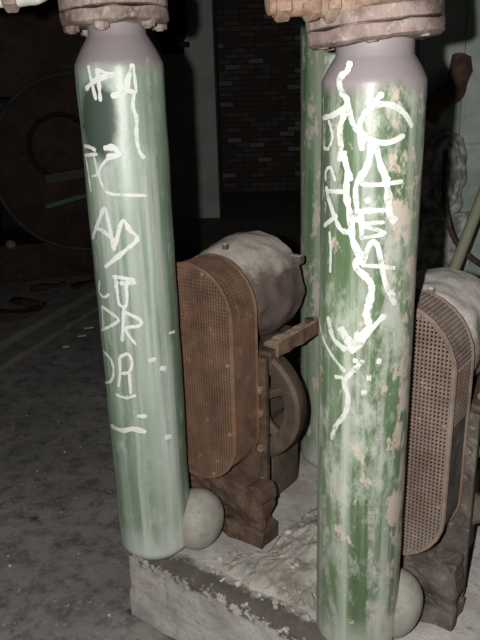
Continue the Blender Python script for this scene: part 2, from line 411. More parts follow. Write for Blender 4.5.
# grey drain pots at the feet
def drain_pot(par, du, dv, r, cz):
    d = UX * du + VX * dv
    bm = bmesh.new()
    pf = [(0.004, 0.0)] + [(r * math.sin(PI * k / 16), cz - cz * math.cos(PI * k / 16) if k <= 8 else cz - r * 1.05 * math.cos(PI * k / 16)) for k in range(1, 16)] + [(0.004, cz + r * 1.05)]
    lathe(bm, pf, 36, Matrix.Translation((d.x, d.y, 0.001)))
    o = obj('drain_pot', rough(bm, 0.004, 10, du), M['pot'], par, True); o['label'] = 'grey bulbous pot at the foot'
drain_pot(cylL, 0.098, 0.082, 0.086, 0.105)
drain_pot(cylR, 0.064, 0.070, 0.080, 0.105)

# valve and pipe stubs above the flanges
bm = lathe(bmesh.new(), [(0.055, 0), (0.06, 0.01), (0.048, 0.03), (0.046, 0.09), (0.03, 0.1), (0.03, 0.16)], 24, Matrix.Translation((0, 0, 1.575)))
vb = obj('valve_body', rough(bm, 0.005, 20), M['rust'], cylL, True)
tube(bm := bmesh.new(), smooth_path([(0.0, 0, 1.636), (-0.08, -0.02, 1.634), (-0.155, -0.035, 1.603), (-0.21, -0.045, 1.588), (-0.34, -0.05, 1.586)]), 0.021, 12)
obj('outlet_pipe', rough(bm, 0.005, 30), M['chip'], cylL, True)
for k, x in enumerate((-0.065, -0.235)):
    b2 = bmesh.new(); hexnut(b2, 0.032, -0.016, 0.016, Matrix.Translation((x, -0.018 - 0.029 * k, 1.635 - 0.048 * k)) @ Matrix.Rotation(PI / 2, 4, 'Y'))
    obj('union_nut', b2, M['rust_pale'], cylL)
bm = bmesh.new()
lathe(bm, [(0.06, 0), (0.064, 0.012), (0.05, 0.03), (0.046, 0.14), (0.03, 0.15), (0.03, 0.2)], 24, Matrix.Translation((0, 0, 1.50)) @ Matrix.Rotation(-0.075, 4, 'Y'))
obj('valve_body', rough(bm, 0.006, 20), M['rust'], cylR, True)
ax = Matrix.Translation((0.075, -0.055, 1.538)) @ Matrix.Rotation(-0.10, 4, 'Y') @ Matrix.Rotation(0.22, 4, 'Z') @ Matrix.Rotation(-PI / 2, 4, 'Y')
bm = lathe(bmesh.new(), [(0.020, -0.02), (0.036, -0.01), (0.036, 0.03), (0.047, 0.045), (0.049, 0.12), (0.043, 0.15), (0.034, 0.16), (0.033, 0.205), (0.037, 0.21), (0.037, 0.225), (0.026, 0.232), (0.025, 0.262)], 22, ax)
obj('side_branch', rough(bm, 0.006, 25), M['rust_bright'], cylR, True)
b2 = bmesh.new(); hexnut(b2, 0.031, 0.258, 0.287, ax); lathe(b2, [(0.02, 0.285), (0.018, 0.297), (0.004, 0.299)], 16, ax)
o = obj('blanking_cap', b2, M['rust_bright'], cylR); o['label'] = 'orange hexagonal blanking cap'
b2 = bmesh.new(); hexnut(b2, 0.043, 0.172, 0.196, ax); obj('union_nut', b2, M['rust_bright'], cylR)
for x in (0.065, 0.10):
    bm = lathe(bmesh.new(), [(0.017, 0), (0.017, 0.05), (0.024, 0.052), (0.024, 0.075), (0.01, 0.082)], 8, Matrix.Translation((x, -0.075 + x * 0.3, 1.51)) @ Matrix.Rotation(-0.075, 4, 'Y'))
    obj('stud', bm, M['rust_pale'], cylR)

# ------------------------------------------------------------------ graffiti, chalked and painted on the cylinders
def on_cyl(x, y, X, Y, R):
    q = ray(x, y); ox, oy = CAM.x - X, CAM.y - Y
    a = q.x ** 2 + q.y ** 2; b = 2 * (ox * q.x + oy * q.y); c = ox * ox + oy * oy - R * R
    d = b * b - 4 * a * c
    if d < 0: d = 0
    t = (-b - math.sqrt(d)) / (2 * a); P = CAM + q * t
    return Vector((P.x - X, P.y - Y, P.z - PH))
def strokes(par, X, Y, R, lines, name, mat, seed=0, jag=0.25, off=0.0016):
    bm = bmesh.new()
    for pts, wd in lines:
        P = smooth_path([(p[0], p[1], 0) for p in pts], 7)
        Q = [on_cyl(p.x, p.y, X, Y, R) for p in P]
        rows = []
        for i, q in enumerate(Q):
            d = Q[min(i + 1, len(Q) - 1)] - Q[max(i - 1, 0)]
            nrm = Vector((q.x, q.y, 0)).normalized()
            if d.length < 1e-6: d = Vector((0, 0, 1))
            s = d.normalized().cross(nrm).normalized()
            ww = min(wd, 2.2 + wd * 0.5) * 0.0026 * 0.5 * (1 + jag * 2 * noise.noise(Vector((i * 0.55, seed, wd))))
            if i in (0, len(Q) - 1): ww *= 0.55
            r = []
            for f in (-1, -0.33, 0.33, 1):
                e = q + s * ww * f
                n2 = Vector((e.x, e.y, 0)).normalized()
                e = Vector((n2.x * (R + off), n2.y * (R + off), e.z)); r.append(bm.verts.new(e))
            rows.append(r)
        for a, b in zip(rows, rows[1:]):
            for k in range(3):
                try: bm.faces.new((a[k], a[k + 1], b[k + 1], b[k]))
                except ValueError: pass
    o = obj(name, bm, mat, par, True)
    return o
def mat_paint(name, c, lo, hi, alpha=1.0, sc=60):
    t = NT(name, 0.7); t.col(c)
    f = t.noise(sc, 6, 0.75)
    t.l(t.math('MULTIPLY', t.ramp(f, [(lo, 0), (hi, 1)]), alpha), t.b.inputs['Alpha']); return t.m
M['chalk'] = mat_paint('white_chalk', (0.66, 0.68, 0.65), 0.28, 0.42, 0.95)
M['wpaint'] = mat_paint('white_paint', (0.60, 0.62, 0.585), 0.29, 0.46, 0.9, 45)
M['faded'] = mat_paint('faded_pale_streak', (0.44, 0.46, 0.41), 0.38, 0.66, 0.7, 30)
M['faded_r'] = mat_paint('worn_white_band', (0.46, 0.47, 0.42), 0.38, 0.62, 0.75, 22)
def c1(ps): return [(60 + x / 3.43, 20 + y / 3.43) for x, y in ps]
def c2(ps): return [(60 + x / 3.43, 150 + y / 3.43) for x, y in ps]
def c3(ps): return [(80 + x / 3.766, 280 + y / 3.766) for x, y in ps]
def c4(ps): return [(300 + x / 3.43, 40 + y / 3.43) for x, y in ps]
def c5(ps): return [(300 + x / 3.43, 170 + y / 3.43) for x, y in ps]
def c6(ps): return [(300 + x / 3.43, 300 + y / 3.43) for x, y in ps]
left_marks = [
    [(c1([(98, 155), (108, 205), (125, 275)]), 3), (c1([(128, 165), (134, 215), (140, 280)]), 3.5), (c1([(90, 238), (125, 205), (188, 186)]), 4), (c1([(130, 168), (155, 182), (188, 186)]), 2.5)],
    [(c1([(250, 150), (232, 205), (226, 242), (175, 262)]), 4), (c1([(196, 228), (258, 250)]), 4), (c1([(250, 155), (262, 250)]), 2.5)],
    [(c1([(255, 245), (250, 295), (262, 340), (262, 400), (272, 450), (290, 474)]), 3)],
    [(c1([(84, 432), (104, 436), (125, 448)]), 3), (c1([(150, 440), (185, 438), (200, 462), (160, 470)]), 5)],
    [(c2([(88, 12), (98, 70), (108, 145)]), 3), (c2([(86, 18), (130, 14)]), 3), (c2([(118, 20), (128, 80), (110, 90)]), 2)],
    [(c2([(205, 14), (165, 30), (135, 75), (150, 128), (175, 150), (235, 154), (296, 156)]), 2.6)],
    [(c2([(112, 305), (132, 250), (154, 200), (170, 260), (188, 345)]), 4), (c2([(122, 262), (160, 286), (192, 318)]), 4)],
    [(c2([(190, 330), (214, 244), (240, 275), (264, 306), (220, 348), (155, 402)]), 4)],
    [(c2([(190, 432), (194, 476)]), 3), (c2([(180, 432), (258, 446)]), 3), (c2([(232, 440), (226, 484)]), 3)],
    [(c3([(76, 2), (74, 44), (92, 64), (112, 52)]), 2.6)],
    [(c3([(138, 2), (142, 50), (150, 92), (175, 94), (176, 20)]), 3), (c3([(150, 12), (212, 10)]), 3)],
    [(c3([(82, 98), (120, 125), (146, 150), (118, 172), (84, 188)]), 3), (c3([(84, 100), (90, 190)]), 2)],
    [(c3([(166, 96), (164, 150), (160, 232)]), 3), (c3([(166, 118), (226, 150), (222, 172), (172, 184), (212, 244)]), 3)],
    [(c3([(90, 268), (118, 300), (128, 345), (118, 380), (94, 386)]), 3)],
    [(c3([(150, 290), (152, 350), (146, 402)]), 3), (c3([(150, 290), (182, 278), (196, 312), (186, 345), (156, 352)]), 3), (c3([(186, 345), (192, 430)]), 3), (c3([(136, 430), (172, 442), (212, 434)]), 3)],
    [(c3([(118, 548), (160, 566), (200, 560), (250, 572)]), 6), (c3([(216, 512), (252, 512)]), 4), (c3([(258, 304), (286, 296)]), 4), (c3([(300, 330), (322, 334)]), 5), (c3([(318, 592), (344, 588)]), 7), (c3([(334, 200), (356, 194)]), 3)],
]
for i, s in enumerate(left_marks):
    for k, q in enumerate(s): strokes(cylL, XL, YL, RL, [(q[0], q[1] * 1.12)], 'graffiti_stroke', M['chalk'], i + k * 0.37)
left_streaks = [[(c1([(300, 130), (310, 300), (330, 470)]), 5)], [(c2([(300, 20), (330, 250), (345, 470)]), 6)], [(c3([(300, 20), (318, 330), (335, 620)]), 8)], [(c3([(180, 250), (200, 400), (205, 560)]), 9)],
                [([(150, 440), (152, 500), (158, 545)], 10)], [([(122, 455), (126, 500), (136, 530)], 6)], [([(176, 455), (181, 500), (184, 535)], 5)]]
for i, s in enumerate(left_streaks): strokes(cylL, XL, YL, RL, s, 'paint_streak', M['faded'], i + 40, off=0.0011)
right_marks = [
    [(c4([(174, 72), (164, 105), (138, 132), (142, 172), (164, 212), (150, 262), (138, 310), (142, 370), (136, 416)]), 7)],
    [(c4([(80, 268), (118, 256), (160, 228)]), 5), (c4([(100, 274), (114, 330), (100, 372), (84, 368)]), 3), (c4([(166, 220), (182, 285), (208, 322), (214, 380)]), 6)],
    [(c4([(384, 300), (360, 256), (325, 228), (275, 220), (225, 250), (205, 300), (238, 340), (300, 352), (358, 326)]), 5)],
    [(c4([(246, 345), (236, 415), (206, 484)]), 6), (c4([(258, 345), (276, 430), (304, 484)]), 6), (c4([(150, 380), (160, 430), (176, 484)]), 7), (c4([(92, 484), (92, 450), (108, 438), (124, 484)]), 3), (c4([(285, 180), (255, 215), (235, 260)]), 5)],
    [(c5([(216, 2), (192, 60), (196, 130), (200, 180)]), 5), (c5([(206, 48), (270, 50), (352, 38)]), 4), (c5([(286, 0), (300, 70), (306, 150), (328, 178)]), 9)],
    [(c5([(200, 140), (292, 138)]), 5), (c5([(290, 178), (216, 188), (290, 216), (218, 232)]), 4), (c5([(212, 142), (212, 240)]), 5)],
    [(c5([(212, 328), (240, 254), (264, 256), (280, 330), (296, 400), (326, 462)]), 5), (c5([(212, 326), (270, 330), (326, 336)]), 4), (c5([(296, 400), (326, 430)]), 3)],
    [(c5([(92, 55), (102, 105), (136, 196), (168, 214)]), 5), (c5([(84, 192), (130, 154)]), 4), (c5([(95, 72), (152, 74)]), 4), (c5([(104, 210), (108, 280), (106, 352)]), 3)],
    [(c5([(166, -10), (160, 80), (174, 160), (182, 240), (204, 292), (192, 332), (232, 372), (246, 404), (238, 452), (226, 490)]), 8)],
    [(c6([(240, 0), (228, 45), (236, 92), (205, 130), (165, 168)]), 8), (c6([(292, 48), (244, 100), (200, 165)]), 5), (c6([(98, 55), (116, 130), (160, 172)]), 6), (c6([(140, 92), (160, 130), (190, 160)]), 12), (c6([(200, 110), (196, 150), (170, 176)]), 12)],
    [(c6([(62, 20), (78, 120), (112, 190), (156, 246)]), 4)],
    [(c6([(218, 206), (172, 254), (152, 284), (166, 332), (156, 388), (124, 432), (110, 478)]), 5), (c6([(120, 262), (150, 266)]), 4)],
    [(c6([(262, 208), (278, 210)]), 6), (c6([(228, 266), (244, 266)]), 7), (c6([(210, 316), (230, 316)]), 5), (c6([(182, 206), (200, 208)]), 5), (c5([(226, 96), (238, 110)]), 5)],
]
for i, s in enumerate(right_marks):
    for k, q in enumerate(s): strokes(cylR, XR, YR, RR, [(q[0], q[1] * 0.82)], 'graffiti_stroke', M['wpaint'], i + 70 + k * 0.37, 0.22, off=0.0016 + 0.0002 * k)
right_streaks = [[(c4([(76, 150), (74, 300), (72, 480)]), 5)], [(c5([(72, 0), (70, 240), (72, 480)]), 5)], [(c6([(72, 60), (74, 260), (72, 500)]), 7)],
                 [(c5([(304, 150), (304, 320), (300, 480)]), 7)], [(c6([(296, 0), (290, 200), (268, 490)]), 8)],
                 [(c6([(176, 250), (180, 380), (184, 500)]), 6)], [([(324, 495), (326, 560), (336, 625)], 9)], [([(371, 495), (371, 560), (368, 640)], 8)], [([(338, 470), (339, 500)], 5)]]
for i, s in enumerate(right_streaks): strokes(cylR, XR, YR, RR, s, 'paint_streak', M['faded_r'], i + 140, off=0.0011)

# ------------------------------------------------------------------ compressor sets
GR, GZ0, GZ1, GD = 0.150, 0.215, 0.900, 0.12       # belt guard: radius of its round ends, bottom, top, depth
ZA, ZB = GZ0 + GR, GZ1 - GR
def half_at(z):
    if z > ZB: return math.sqrt(max(0, GR ** 2 - (z - ZB) ** 2))
    if z < ZA: return math.sqrt(max(0, GR ** 2 - (ZA - z) ** 2))
    return GR
def stadium(n=14, r=GR):
    p = []
    for k in range(n + 1): a = PI * k / n; p.append((r * math.cos(a), ZB + r * math.sin(a)))
    m = 22
    for k in range(1, m): p.append((-r, ZB + (ZA - ZB) * k / m))
    for k in range(n + 1): a = PI + PI * k / n; p.append((r * math.cos(a), ZA + r * math.sin(a)))
    for k in range(1, m): p.append((r, ZA + (ZB - ZA) * k / m))
    return p
def strip(bm, a, b, nrm, w_, t_):
    """thin box wire from a to b"""
    a, b = Vector(a), Vector(b); d = b - a; L = d.length
    if L < 1e-4: return
    z = d.normalized(); n = Vector(nrm); n = (n - z * n.dot(z)).normalized(); x = z.cross(n)
    vs = []
    for e in (a, b):
        for sx, sy in ((-1, -1), (1, -1), (1, 1), (-1, 1)): vs.append(bm.verts.new(e + x * sx * w_ / 2 + n * sy * t_ / 2))
    for f in ((0, 1, 5, 4), (1, 2, 6, 5), (2, 3, 7, 6), (3, 0, 4, 7)): bm.faces.new([vs[i] for i in f])
PITCH, WIRE = 0.0104, 0.0047
def perimeter(step):
    P = stadium(24); P.append(P[0]); out = []; acc = 0
    for (x0, z0), (x1, z1) in zip(P, P[1:]):
        L = math.hypot(x1 - x0, z1 - z0); s = -acc
        while s + step <= L:
            s += step; f = s / L; out.append((x0 + (x1 - x0) * f, z0 + (z1 - z0) * f))
        acc = L - s
    return out
def rim_normal(x, z):
    c = Vector((0, 0, min(max(z, ZA), ZB))); n = Vector((x, 0, z)) - c
    return n.normalized()
def compressor(label, u0, pale, rim_mesh_from):
    t = thing('air_compressor', label, 'compressor', Wp(u0, 0.2, PH - (0.012 if pale else 0.0)), TH, 'motor-driven compressor sets on the plinth')
    mesh_m = M['mesh_grey'] if pale else M['mesh']
    mot_m = M['motor_pale'] if pale else M['motor']
    # --- belt guard
    P = stadium(); n = len(P)
    g = obj('belt_guard', bmesh.new(), mesh_m, t)
    bm = bmesh.new()
    for tt in (0.0, GD):                                  # round edge bars
        pts = [(x, tt, z) for x, z in P] + [(P[0][0], tt, P[0][1]), (P[1][0], tt, P[1][1])]
        tube(bm, pts, 0.0062, 6)
    for y in (0.04, 0.085):
        for a, b in zip(P, P[1:] + P[:1]):
            strip(bm, (a[0] * .985, y, a[1]), (b[0] * .985, y, b[1]), rim_normal(*a), 0.006, 0.004)
    bm.to_mesh(g.data); bm.free()
    bm = bmesh.new(); z = GZ0 + 0.01
    while z < GZ1 - 0.004:
        h = half_at(z); dz = 0.0015 * noise.noise(Vector((z * 30, u0, 0)))
        strip(bm, (-h, 0.002, z + dz), (h, 0.002 , z - dz), (0, 1, 0), WIRE, 0.004); z += PITCH
    x = -GR + 0.008
    while x < GR - 0.004:
        e = math.sqrt(GR ** 2 - x * x); strip(bm, (x, -0.0015, ZA - e), (x, -0.0015, ZB + e), (0, 1, 0), WIRE * 0.85, 0.004); x += PITCH * 0.92
    o = obj('front_mesh', bm, mesh_m, g); o['kind'] = 'stuff'; o['label'] = 'rusty square wire mesh'
    bm = bmesh.new()
    for x, z in perimeter(PITCH):
        if z > rim_mesh_from: strip(bm, (x, 0, z), (x, GD, z), rim_normal(x, z), WIRE, 0.004)
    k = 1
    while k * PITCH < GD:
        y = k * PITCH
        for a, b in zip(P, P[1:] + P[:1]):
            if a[1] > rim_mesh_from and b[1] > rim_mesh_from: strip(bm, (a[0], y, a[1]), (b[0], y, b[1]), rim_normal(*a), WIRE * 0.8, 0.003)
        k += 1
    o = obj('rim_mesh', bm, mesh_m, g); o['kind'] = 'stuff'
    if rim_mesh_from > GZ0:                              # lower rim is plain sheet
        bm = bmesh.new()
        Q = [p for p in P if p[1] <= rim_mesh_from + 0.03]
        Q = [p for p in P[P.index(Q[0]):]] if False else Q
        for s_ in (1.0, 0.99):
            for a, b in zip(Q, Q[1:]):
                if math.hypot(a[0] - b[0], a[1] - b[1]) > 0.1: continue
                vs = [bm.verts.new((p[0] * s_, yy, p[1])) for p, yy in ((a, 0), (b, 0), (b, GD), (a, GD))]; bm.faces.new(vs)
        o = obj('rim_sheet', bm, M['sheet'], g); o['label'] = 'dark sheet steel lower rim'
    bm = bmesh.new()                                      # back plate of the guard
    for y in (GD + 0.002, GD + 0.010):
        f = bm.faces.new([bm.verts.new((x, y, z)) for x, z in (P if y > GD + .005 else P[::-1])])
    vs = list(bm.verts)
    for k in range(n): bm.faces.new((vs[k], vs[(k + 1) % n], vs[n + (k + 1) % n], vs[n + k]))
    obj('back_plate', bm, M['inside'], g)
    for x, z in ((GR - .012, 0.62), (GR - .012, 0.40), (0.07, GZ0 + .03), (-0.04, GZ0 + .012), (0.06, GZ1 - .02)):
        b2 = lathe(bmesh.new(), [(0.007, 0), (0.006, 0.005), (0.002, 0.007)], 10, Matrix.Translation((x, -0.006, z)) @ Matrix.Rotation(PI / 2, 4, 'X')); obj('rivet', b2, M['mesh_grey'], g)
    # --- pulleys and belt inside the guard
    RX = Matrix.Rotation(-PI / 2, 4, 'X')
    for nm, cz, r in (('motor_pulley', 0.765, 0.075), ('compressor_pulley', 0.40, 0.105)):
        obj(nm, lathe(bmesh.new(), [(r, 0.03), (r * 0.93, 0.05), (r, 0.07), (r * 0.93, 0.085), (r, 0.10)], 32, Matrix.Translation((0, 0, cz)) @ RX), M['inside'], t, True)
    bm = bmesh.new(); pts = []
    for k in range(17): a = PI * k / 16; pts.append((0.08 * math.cos(a), 0.05, 0.765 + 0.08 * math.sin(a)))
    for k in range(17): a = PI + PI * k / 16; pts.append((0.11 * math.cos(a), 0.05, 0.40 + 0.11 * math.sin(a)))
    tube(bm, pts + [pts[0]], 0.009, 6); obj('drive_belt', bm, M['belt'], t)
    # --- electric motor on top, axis front to back
    rm, y0, y1, cz = (0.156 if pale else 0.166), GD + 0.012, 0.415, (0.745 if pale else 0.765)
    pf = [(0.03, y0), (0.120, y0), (0.138, y0 + .006), (0.147, y0 + 0.03), (0.152, y0 + 0.06)]
    pf += [(rm - 0.006, y0 + (y1 - y0) * 0.36), (rm + 0.002, y0 + (y1 - y0) * 0.5), (rm + 0.003, y0 + (y1 - y0) * 0.65)] + [(rm, y1 - 0.05), (rm - 0.016, y1 - 0.045), (rm - 0.02, y1 - 0.02), (rm - 0.045, y1), (0.06, y1 + 0.012), (0.01, y1 + 0.014)]
    bm = bmesh.new(); lathe(bm, pf, 56, Matrix.Translation((0, 0, cz)) @ RX)
    bmesh.ops.subdivide_edges(bm, edges=[e for e in bm.edges if e.calc_length() > 0.03], cuts=2, use_grid_fill=True)
    mo = obj('motor', rough(rough(bm, 0.010, 11, u0), 0.007, 24, u0), mot_m, t, True)
    b2 = box(bmesh.new(), 0.10, 0.168, 0.34, 0.375, cz + 0.075, cz + 0.105, 0.01); obj('terminal_lug', b2, mot_m, mo)
    b2 = lathe(bmesh.new(), [(0.009, 0), (0.009, 0.014), (0.004, 0.018)], 8, Matrix.Translation((0.03, y0 + 0.01, cz + rm - 0.012))); obj('lifting_bolt', b2, mot_m, mo)
    # --- rails under the motor
    for s_ in (1, -1):
        bm = bmesh.new()
        ux = 0.166 if s_ > 0 else -0.166
        box(bm, ux, ux + s_ * 0.052, GD + 0.012, 0.43, 0.640, 0.652, 0.002)
        box(bm, ux + s_ * 0.044, ux + s_ * 0.056, GD + 0.012, 0.43, 0.615, 0.663, 0.002)
        bmesh.ops.subdivide_edges(bm, edges=[e for e in bm.edges if e.calc_length() > 0.1], cuts=14, use_grid_fill=True)
        r_ = obj('angle_rail', rough(bm, 0.006, 28, s_), M['bronze_dust'], t)
        b2 = bmesh.new(); hexnut(b2, 0.016, 0.652, 0.667, Matrix.Translation((ux + s_ * .024, 0.36, 0))); obj('rail_bolt', b2, M['rust'], r_)
    bm = box(bmesh.new(), -0.168, 0.168, GD + 0.05, 0.42, 0.575, 0.605, 0.006); obj('motor_bed', bm, M['rust'], t)
    # --- upright, flywheel, crankcase, foot
    bm = box(bmesh.new(), -0.165, 0.172 if not pale else 0.178, GD + 0.013, GD + 0.032, 0.05, 0.60, 0.003)
    up = obj('upright_plate', rough(bm, 0.003, 9), M['sheet'] if pale else M['rust'], t)
    for z in (0.50, 0.42, 0.30, 0.18):
        b2 = bmesh.new(); hexnut(b2, 0.013, 0, 0.016, Matrix.Translation((0.158, GD + 0.013, z)) @ Matrix.Rotation(PI / 2, 4, 'X')); obj('plate_bolt', b2, M['sheet'] if pale else M['rust_bright'], up)
    FC = Matrix.Translation((0.065, 0, 0.415)) @ RX; fr = 0.198
    fw = obj('flywheel', lathe(bmesh.new(), [(fr - .06, 0.19), (fr - .012, 0.178), (fr, 0.186), (fr, 0.228), (fr - .006, 0.236), (fr - .06, 0.228), (fr - .06, 0.19)], 56, FC, caps=False), M['dark_iron'], t, True)
    obj('hub', lathe(bmesh.new(), [(0.05, 0.17), (0.055, 0.18), (0.055, 0.24), (0.03, 0.245)], 24, FC), M['dark_iron'], fw, True)
    for k in range(5):
        a = 2 * PI * k / 5 + 0.45
        bm = bmesh.new(); tube(bm, [(0.065 + math.cos(a) * 0.045, 0.207, 0.415 + math.sin(a) * 0.045), (0.065 + math.cos(a) * 0.10, 0.203, 0.415 + math.sin(a) * 0.10), (0.065 + math.cos(a) * 0.16, 0.207, 0.415 + math.sin(a) * 0.16)], [0.022, 0.016, 0.02], 8)
        obj('spoke', bm, M['dark_iron'], fw, True)
    bm = lathe(bmesh.new(), [(0.10, 0.245), (0.125, 0.25), (0.13, 0.30), (0.12, 0.42), (0.08, 0.43)], 32, Matrix.Translation((-0.02, 0, 0.38)) @ RX)
    obj('crankcase', rough(bm, 0.006, 9), M['dark_iron'], t, True)
    bm = box(bmesh.new(), -0.15, 0.12, 0.25, 0.42, 0.02, 0.30, 0.02); obj('crankcase_base', rough(bm, 0.006, 9), M['dark_iron'], t, True)
    bm = box(bmesh.new(), -0.17, 0.222 if not pale else 0.185, 0.032, 0.125, -0.004, 0.06, 0.006)
    bmesh.ops.subdivide_edges(bm, edges=[e for e in bm.edges if e.calc_length() > 0.08], cuts=8, use_grid_fill=True)
    obj('bed_foot', rough(bm, 0.018, 16, 4), M['sheet'] if pale else M['rust'], t)
    bm = box(bmesh.new(), -0.13, 0.205 if not pale else 0.175, 0.05, 0.115, 0.05, 0.20, 0.006)
    bmesh.ops.subdivide_edges(bm, edges=[e for e in bm.edges if e.calc_length() > 0.08], cuts=10, use_grid_fill=True)
    obj('foot_bracket', rough(rough(bm, 0.022, 14, 2), 0.010, 40, 2), M['rust'] if not pale else M['sheet'], t)
    return t
compressor('rusty compressor set with brown mesh belt guard and dusty motor, between the two front cylinders', 0.150, False, GZ0)
compressor('compressor set with greyish mesh guard and pale dusty motor at right edge of the photo', 0.785, True, 0.60)

# ------------------------------------------------------------------ dust and rubble on the plinth
bm = bmesh.new()
bmesh.ops.create_grid(bm, x_segments=110, y_segments=90, size=0.5)
for v in bm.verts:
    vv = 0.055 + (v.co.y + 0.5) * 0.62; u_lo = 0.30 + 0.078 * min(1, max(0, (vv - 0.17) / 0.06)); u_hi = 0.66 - 0.05 * min(1, max(0, (vv - 0.10) / 0.05)); u = u_lo + (v.co.x + 0.5) * (u_hi - u_lo)
    a = math.exp(-((u - 0.52) ** 2 / 0.022 + (vv - 0.35) ** 2 / 0.030))
    b_ = math.exp(-((u - 0.42) ** 2 / 0.012 + (vv - 0.14) ** 2 / 0.006))
    h = 0.055 * a + 0.014 * b_ + 0.018 * noise.noise(Vector((u * 18, vv * 18, 0))) * (a + 0.25) + 0.006 * noise.noise(Vector((u * 50, vv * 50, 3))) + 0.003 * noise.noise(Vector((u * 110, vv * 110, 3))) - 0.004
    e = min((vv - 0.055) / 0.03, (u - u_lo) / 0.02, (u_hi - u) / 0.02, (0.675 - vv) / 0.03, 1)
    h -= (1 - max(0, e)) * 0.02
    v.co = Vector((u, vv, PH + h))
dm = obj('dust_mound', bm, M['dust'], smooth=True, loc=(A.x, A.y, 0), rot=(0, 0, TH))
tag(dm, 'mound of pale grey dust and grit on the plinth between the compressors', 'dust', kind='stuff')
def mound_h(u, vv):
    a = math.exp(-((u - 0.52) ** 2 / 0.022 + (vv - 0.35) ** 2 / 0.030)); b_ = math.exp(-((u - 0.42) ** 2 / 0.012 + (vv - 0.14) ** 2 / 0.006))
    if u < 0.33 or vv < 0.08 or u > 0.63: return 0.0
    return max(0.0, 0.055 * a + 0.014 * b_ - 0.008)
def stone_mesh(s, mat):
    b = bmesh.new(); bmesh.ops.create_icosphere(b, subdivisions=1, radius=1)
    for v in b.verts: v.co *= 0.8 + 0.45 * noise.noise(v.co * 1.3 + Vector((s * 3.1, s, 0)))
    me = bpy.data.meshes.new('rubble_stone'); b.to_mesh(me); b.free(); me.materials.append(mat); return me
SM = [stone_mesh(k, M[('stone', 'stone', 'stone_red', 'chip')[k % 4]]) for k in range(8)]
spots = []
for k in range(150):
    u, vv = random.uniform(0.16, 0.64), random.uniform(0.045, 0.42)
    if (u < 0.40 and vv > 0.20) or (abs(u - .476) < .12 and abs(vv - .489) < .12): continue
    if math.hypot(u - 0.174, vv - 0.13) < 0.11 or math.hypot(u - 0.0874, vv - 0.057) < 0.13: continue
    if math.hypot(u - 0.77, vv - 0.074) < 0.13: continue
    spots.append((u, vv, random.choice((0.006, 0.007, 0.009, 0.011, 0.015))))
spots += [(0.57, 0.42, 0.022), (0.56, 0.33, 0.026), (0.585, 0.30, 0.022), (0.50, 0.36, 0.024), (1.08, 0.28, 0.03), (1.10, 0.36, 0.04), (1.06, 0.15, 0.02), (1.00, 0.10, 0.012), (1.12, 0.2, 0.03), (1.17, 0.3, 0.04), (1.02, 0.06, 0.014), (1.09, 0.09, 0.016)]
spots = [p for p in spots if not (0.61 < p[0] < 1.01 and p[1] > 0.21)]
for i, (u, vv, s) in enumerate(spots):
    o = bpy.data.objects.new('rubble_stone', SM[i % 8]); C.objects.link(o)
    o.location = Wp(u, vv, PH + mound_h(u, vv) + s * 0.35); o.scale = (s, s * random.uniform(.7, 1.1), s * random.uniform(.55, .8))
    o.rotation_euler = (random.uniform(-.3, .3), random.uniform(-.3, .3), random.uniform(0, 6))
    if s < 0.02: tag(o, 'small stone or grit lump lying in the dust on the plinth', 'stone', 'rubble on the plinth')
    elif u > 0.9: tag(o, 'large broken lump on the plinth right of the right-hand compressor', 'stone', 'large lumps at the right edge')
    else: tag(o, 'large broken lump in the dust beside the rear cylinder', 'stone', 'large lumps between the compressors')
# chips and crumbs on the floor
for i in range(46):
    px, py = random.uniform(2, 118), random.uniform(395, 636)
    p = at_z(px, py, 0.0); s = random.choice((0.004, 0.005, 0.006, 0.009))
    o = bpy.data.objects.new('floor_chip', SM[i % 8]); C.objects.link(o)
    o.location = (p.x, p.y, 0.012 * noise.noise(Vector((p.x, p.y, 0)) * 1.3) - 0.006 + s * 0.3); o.scale = (s, s, s * 0.6); o.rotation_euler = (0, 0, i)
    tag(o, 'small crumb of debris on the dark floor beside the plinth', 'debris', 'crumbs on the floor')
for px, py, L, lab in ((89, 328, 0.035, 'pale scrap on the floor closest to the left cylinder'), (82, 336, 0.03, 'pale scrap on the floor by the strip, middle of three'), (66, 347, 0.022, 'smallest pale scrap on the floor by the strip, furthest left of three')):
    p = at_z(px, py, 0.0)
    o = obj('paper_scrap', rough(box(bmesh.new(), -L, L, -0.015, 0.015, 0, 0.006), 0.003, 30), M['chip'], loc=(p.x, p.y, 0.002), rot=(0, 0, 0.2))
    tag(o, lab, 'scrap', 'scraps on the floor')

# ------------------------------------------------------------------ floor strips, left
def floor_strip(name, label, p0, p1, wd, h, mat):
    a, b = at_z(*p0, 0.0), at_z(*p1, 0.0); d = (b - a); L = d.length; rz = math.atan2(d.y, d.x)
    bm = box(bmesh.new(), -0.9, L + 0.3, 0, wd, -0.01, h, 0.006)
    bmesh.ops.subdivide_edges(bm, edges=[e for e in bm.edges if e.calc_length() > 0.5], cuts=20, use_grid_fill=True)
    tag(obj(name, rough(bm, 0.008, 5), mat, loc=a, rot=(0, 0, rz)), label, 'floor strip', 'strips edging the floor duct')
floor_strip('floor_strip', 'dirty concrete strip edging the floor duct, nearer one', (0, 372), (90, 315), 0.16, 0.03, M['kerb'])
floor_strip('floor_strip', 'dirty concrete strip edging the floor duct, further one by the engine', (0, 350), (90, 298), 0.14, 0.045, M['kerb'])

